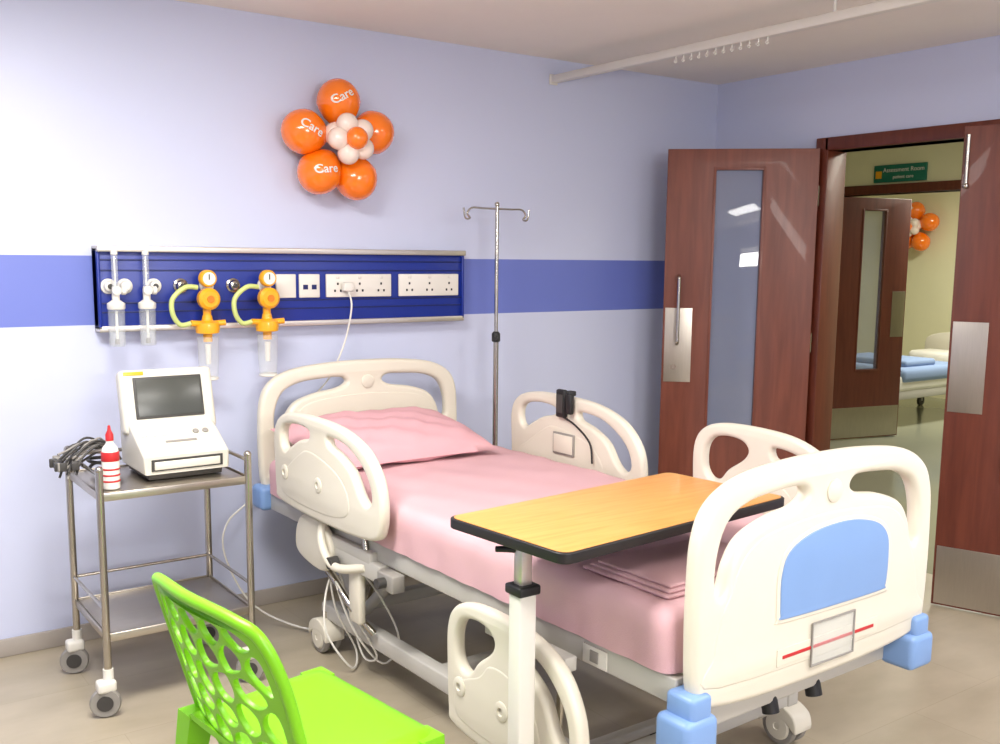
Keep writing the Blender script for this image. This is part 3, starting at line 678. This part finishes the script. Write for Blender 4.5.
def roundcell(P,inset):
    Q=list(P);n=len(P)
    orient=sum(P[k][0]*P[(k+1)%n][1]-P[(k+1)%n][0]*P[k][1] for k in range(n))
    for k in range(n):
        a,b=P[k],P[(k+1)%n];ex,ey=b[0]-a[0],b[1]-a[1];L=math.hypot(ex,ey)
        if L<1e-6: continue
        nx,ny=(ey/L,-ex/L) if orient>0 else (-ey/L,ex/L)
        O=[]
        for m_ in range(len(Q)):
            p,q=Q[m_],Q[(m_+1)%len(Q)]
            dp=(p[0]-a[0])*nx+(p[1]-a[1])*ny+inset;dq=(q[0]-a[0])*nx+(q[1]-a[1])*ny+inset
            if dp<=0:O.append(p)
            if dp*dq<0:
                u=dp/(dp-dq);O.append((p[0]+(q[0]-p[0])*u,p[1]+(q[1]-p[1])*u))
        Q=O
        if len(Q)<3: return None
    for _ in range(2):
        O=[]
        for k in range(len(Q)):
            a,b=Q[k],Q[(k+1)%len(Q)]
            O.append((a[0]*.75+b[0]*.25,a[1]*.75+b[1]*.25));O.append((a[0]*.25+b[0]*.75,a[1]*.25+b[1]*.75))
        Q=O
    A=abs(sum(Q[k][0]*Q[(k+1)%len(Q)][1]-Q[(k+1)%len(Q)][0]*Q[k][1] for k in range(len(Q))))/2
    return Q if A>2.5e-4 else None
def chair():
    nu,nv=22,20;v=[];f=[]
    for i in range(nu+1):
        for j in range(nv+1):
            a=i/nu;b=-1+2*j/nv
            x=sx0+(sx1-sx0)*a;wd=.225+.028*min(1,a*1.6)
            y=(sy0+sy1)/2+b*wd
            if a>.82:
                k=(a-.82)/.18;y=(sy0+sy1)/2+b*wd*(1-.10*k*k)
            z=.455-.018*(1-b*b)*math.sin(math.pi*min(1,a*1.05))-(.03*((a-.85)/.15)**2 if a>.85 else 0)-(.018*((abs(b)-.9)/.1)**2 if abs(b)>.9 else 0)
            v.append((x,y,z))
    for i in range(nu):
        for j in range(nv):
            p=i*(nv+1)+j;f.append((p,p+1,p+nv+2,p+nv+1))
    o=meshobj('seat',v,f,M['lime'],ch);m=o.modifiers.new('s','SOLIDIFY');m.thickness=.014;m.offset=-1
    me=bake(o);o.modifiers.clear();o.data=me;smooth(me,50)
    w=.258
    out=[(-w+.02,-.02),(w-.02,-.02),(w,.1),(w+.005,.25),(w-.02,.35),(w-.09,.385),(0,.395),(-w+.09,.385),(-w+.02,.35),(-w-.005,.25),(-w,.1)]
    area=[(-w+.03,.015),(w-.03,.015),(w-.025,.25),(w-.04,.33),(w-.1,.362),(-w+.1,.362),(-w+.04,.33),(-w+.025,.25)]
    random.seed(11)
    seeds=[(-w+.05+(2*w-.1)*((c+.5+(.25 if r%2 else -.25))/5)+random.uniform(-.022,.022),.035+r*.078+random.uniform(-.018,.018)) for r in range(5) for c in range(5)]
    for _ in range(1):
        seeds=[centroid(c) if len(c)>2 else s for c,s in zip(vor(seeds,area),seeds)]
    holes=[h for h in (roundcell(c,.006) for c in vor(seeds,area) if len(c)>2) if h]
    d=Vector((-.115,0,.40)).normalized()
    F=frame((sx0+.012,(sy0+sy1)/2,.44),(0,-1,0),d)
    o=panel('backrest',out,holes,.014,.003,F,M['lime'],None,n=3,holesm=False)
    for q in o.data.vertices:
        b=(q.co.y-(sy0+sy1)/2)/w;q.co.x+=.04*b*b
    ch.add(o)
    rim=[(-w+.01,-.02),(-w+.005,.1),(-w,.25),(-w+.025,.35),(-w+.09,.38),(0,.39),(w-.09,.38),(w-.025,.35),(w,.25),(w-.005,.1),(w-.01,-.02)]
    pts=[]
    for a,b in rim:
        p=F@Vector((a,b,0));bb=(p.y-(sy0+sy1)/2)/w;p.x+=.04*bb*bb;pts.append(p)
    tube('backrest_rim',pts,.013,M['lime'],ch)
    for i,(x,y,ex,ey) in enumerate(((sx0+.03,sy0+.03,-.06,-.03),(sx0+.03,sy1-.03,-.06,.03),(sx1-.05,sy0+.04,.03,-.03),(sx1-.05,sy1-.04,.03,.03))):
        a=Vector((x,y,.445));b=Vector((x+ex,y+ey,0))
        vs=[];
        for t,s in ((0,.032),(.5,.024),(1,.017)):
            c=a.lerp(b,t)
            for dx,dy in ((-s,-s),(s,-s),(s,s),(-s,s)): vs.append(c+Vector((dx,dy,0)))
        fs=[(0,1,2,3),(8,9,10,11)]
        for k in range(2):
            for j in range(4): fs.append((k*4+j,k*4+(j+1)%4,k*4+4+(j+1)%4,k*4+4+j))
        meshobj('leg_%d'%i,vs,fs,M['lime'],ch)
chair()
ch.e.rotation_euler=(0,0,math.radians(7))

# ------------------------------------------------------------ far-room bed
fbed=Group('hospital_bed.001',(4.6,1.62,0));q0=.26
box('frame',(3.7,.95+q0,.27),(5.6,1.8+q0,.36),M['steelw'],fbed,.01)
box('mattress',(3.72,.94+q0,.34),(5.58,1.81+q0,.50),M['white'],fbed,.04,4)
box('blanket',(3.85,.92+q0,.42),(4.9,1.83+q0,.56),M['blueblanket'],fbed,.05,4)
box('blanket_fold',(4.0,1.0+q0,.55),(4.5,1.75+q0,.62),M['blueblanket'],fbed,.03,4)
box('pillow',(5.1,1.05+q0,.50),(5.5,1.7+q0,.62),M['white'],fbed,.05,4)
panel('endboard_a',[(-.42,0),(.42,0),(.44,.2),(.38,.30),(0,.32),(-.38,.30),(-.44,.2)],[],.04,.01,frame((3.68,1.37+q0,.20),(0,1,0),(0,0,1)),M['plastic'],fbed)
panel('endboard_b',[(-.42,0),(.42,0),(.44,.3),(.38,.45),(0,.5),(-.38,.45),(-.44,.3)],[],.04,.01,frame((5.62,1.37+q0,.3),(0,1,0),(0,0,1)),M['plastic'],fbed)
for i,(x,y) in enumerate(((3.8,1.0),(3.8,1.75),(5.5,1.0),(5.5,1.75))):
    y+=q0
    cyl('leg_%d'%i,(x,y,.05),(x,y,.30),.02,M['steelw'],fbed);lathe('wheel_%d'%i,[(.01,-.015),(.05,-.015),(.05,.015),(.01,.015)],(x,y,.05),M['dgrey'],fbed,axis=(0,1,0))

# ------------------------------------------------------------ lights
def lamp(name,x,y,sx,sy,P,col,z=H):
    g=Group(name,(x,y,z))
    box('housing',(x-sx/2-.03,y-sy/2-.03,z-.02),(x+sx/2+.03,y+sy/2+.03,z-.001),M['white'],g,.003)
    dm=bpy.data.materials.get('lamp_diffuser') or mat('lamp_diffuser',(255,248,238),.4,emit=3,var=.0)
    box('diffuser',(x-sx/2,y-sy/2,z-.026),(x+sx/2,y+sy/2,z-.02),dm,g,.001)
    l=bpy.data.lights.new(name+'_light','AREA');l.shape='RECTANGLE';l.size=sx;l.size_y=sy;l.energy=P;l.color=col
    o=bpy.data.objects.new('light',l);o.location=(x,y,z-.03);link(o);g.add(o)
W=(1,.972,.935)
lamp('ceiling_light',-3.9,-1.7,1.2,.6,80,W)
lamp('ceiling_light.001',-3.0,-4.2,1.2,.6,50,W)
lamp('ceiling_light.002',-1.0,-3.6,.6,.6,44,W)
lamp('ceiling_light.003',1.4,-1.9,.6,1.2,46,(1,.95,.80))
lamp('ceiling_light.004',4.6,0.6,1.2,.6,85,(1,.97,.84))
fill=Group('wall_lamp',(-3.6,-5.95,1.9))  # added fill behind the camera, brightens back wall and ceiling; not a room fixture
box('housing',(-4.4,-5.999,1.70),(-2.8,-5.96,2.10),M['white'],fill,.005)
box('diffuser',(-4.36,-5.96,1.73),(-2.84,-5.95,2.07),bpy.data.materials['lamp_diffuser'],fill,.002)
l=bpy.data.lights.new('wall_lamp_light','AREA');l.shape='RECTANGLE';l.size=1.5;l.size_y=.34;l.energy=82;l.color=W
o=bpy.data.objects.new('light',l);o.location=(-3.6,-5.94,1.9);o.rotation_euler=(math.radians(98),0,0);link(o);fill.add(o)
w=bpy.data.worlds.new('World');scn.world=w;w.use_nodes=True
w.node_tree.nodes['Background'].inputs[0].default_value=(.8,.85,1,1);w.node_tree.nodes['Background'].inputs[1].default_value=.3

# ------------------------------------------------------------ camera
f=1005.4;cy=400;yaw,pitch,roll=.6208,.1401,.0097
Fv=Vector((math.sin(yaw)*math.cos(pitch),math.cos(yaw)*math.cos(pitch),-math.sin(pitch)))
R0=Vector((math.cos(yaw),-math.sin(yaw),0));U0=R0.cross(Fv)
Rv=R0*math.cos(roll)+U0*math.sin(roll);Uv=-R0*math.sin(roll)+U0*math.cos(roll)
cam=bpy.data.cameras.new('camera');co=bpy.data.objects.new('camera',cam);link(co)
mm=Matrix((Rv,Uv,-Fv)).transposed().to_4x4();mm.translation=Vector((-4.397,-4.064,1.52));co.matrix_world=mm
cam.sensor_fit='HORIZONTAL';cam.sensor_width=36;cam.lens=36*f/1000;cam.shift_y=(cy-372)/1000;cam.clip_start=.05
scn.camera=co
scn.view_settings.view_transform='Standard'
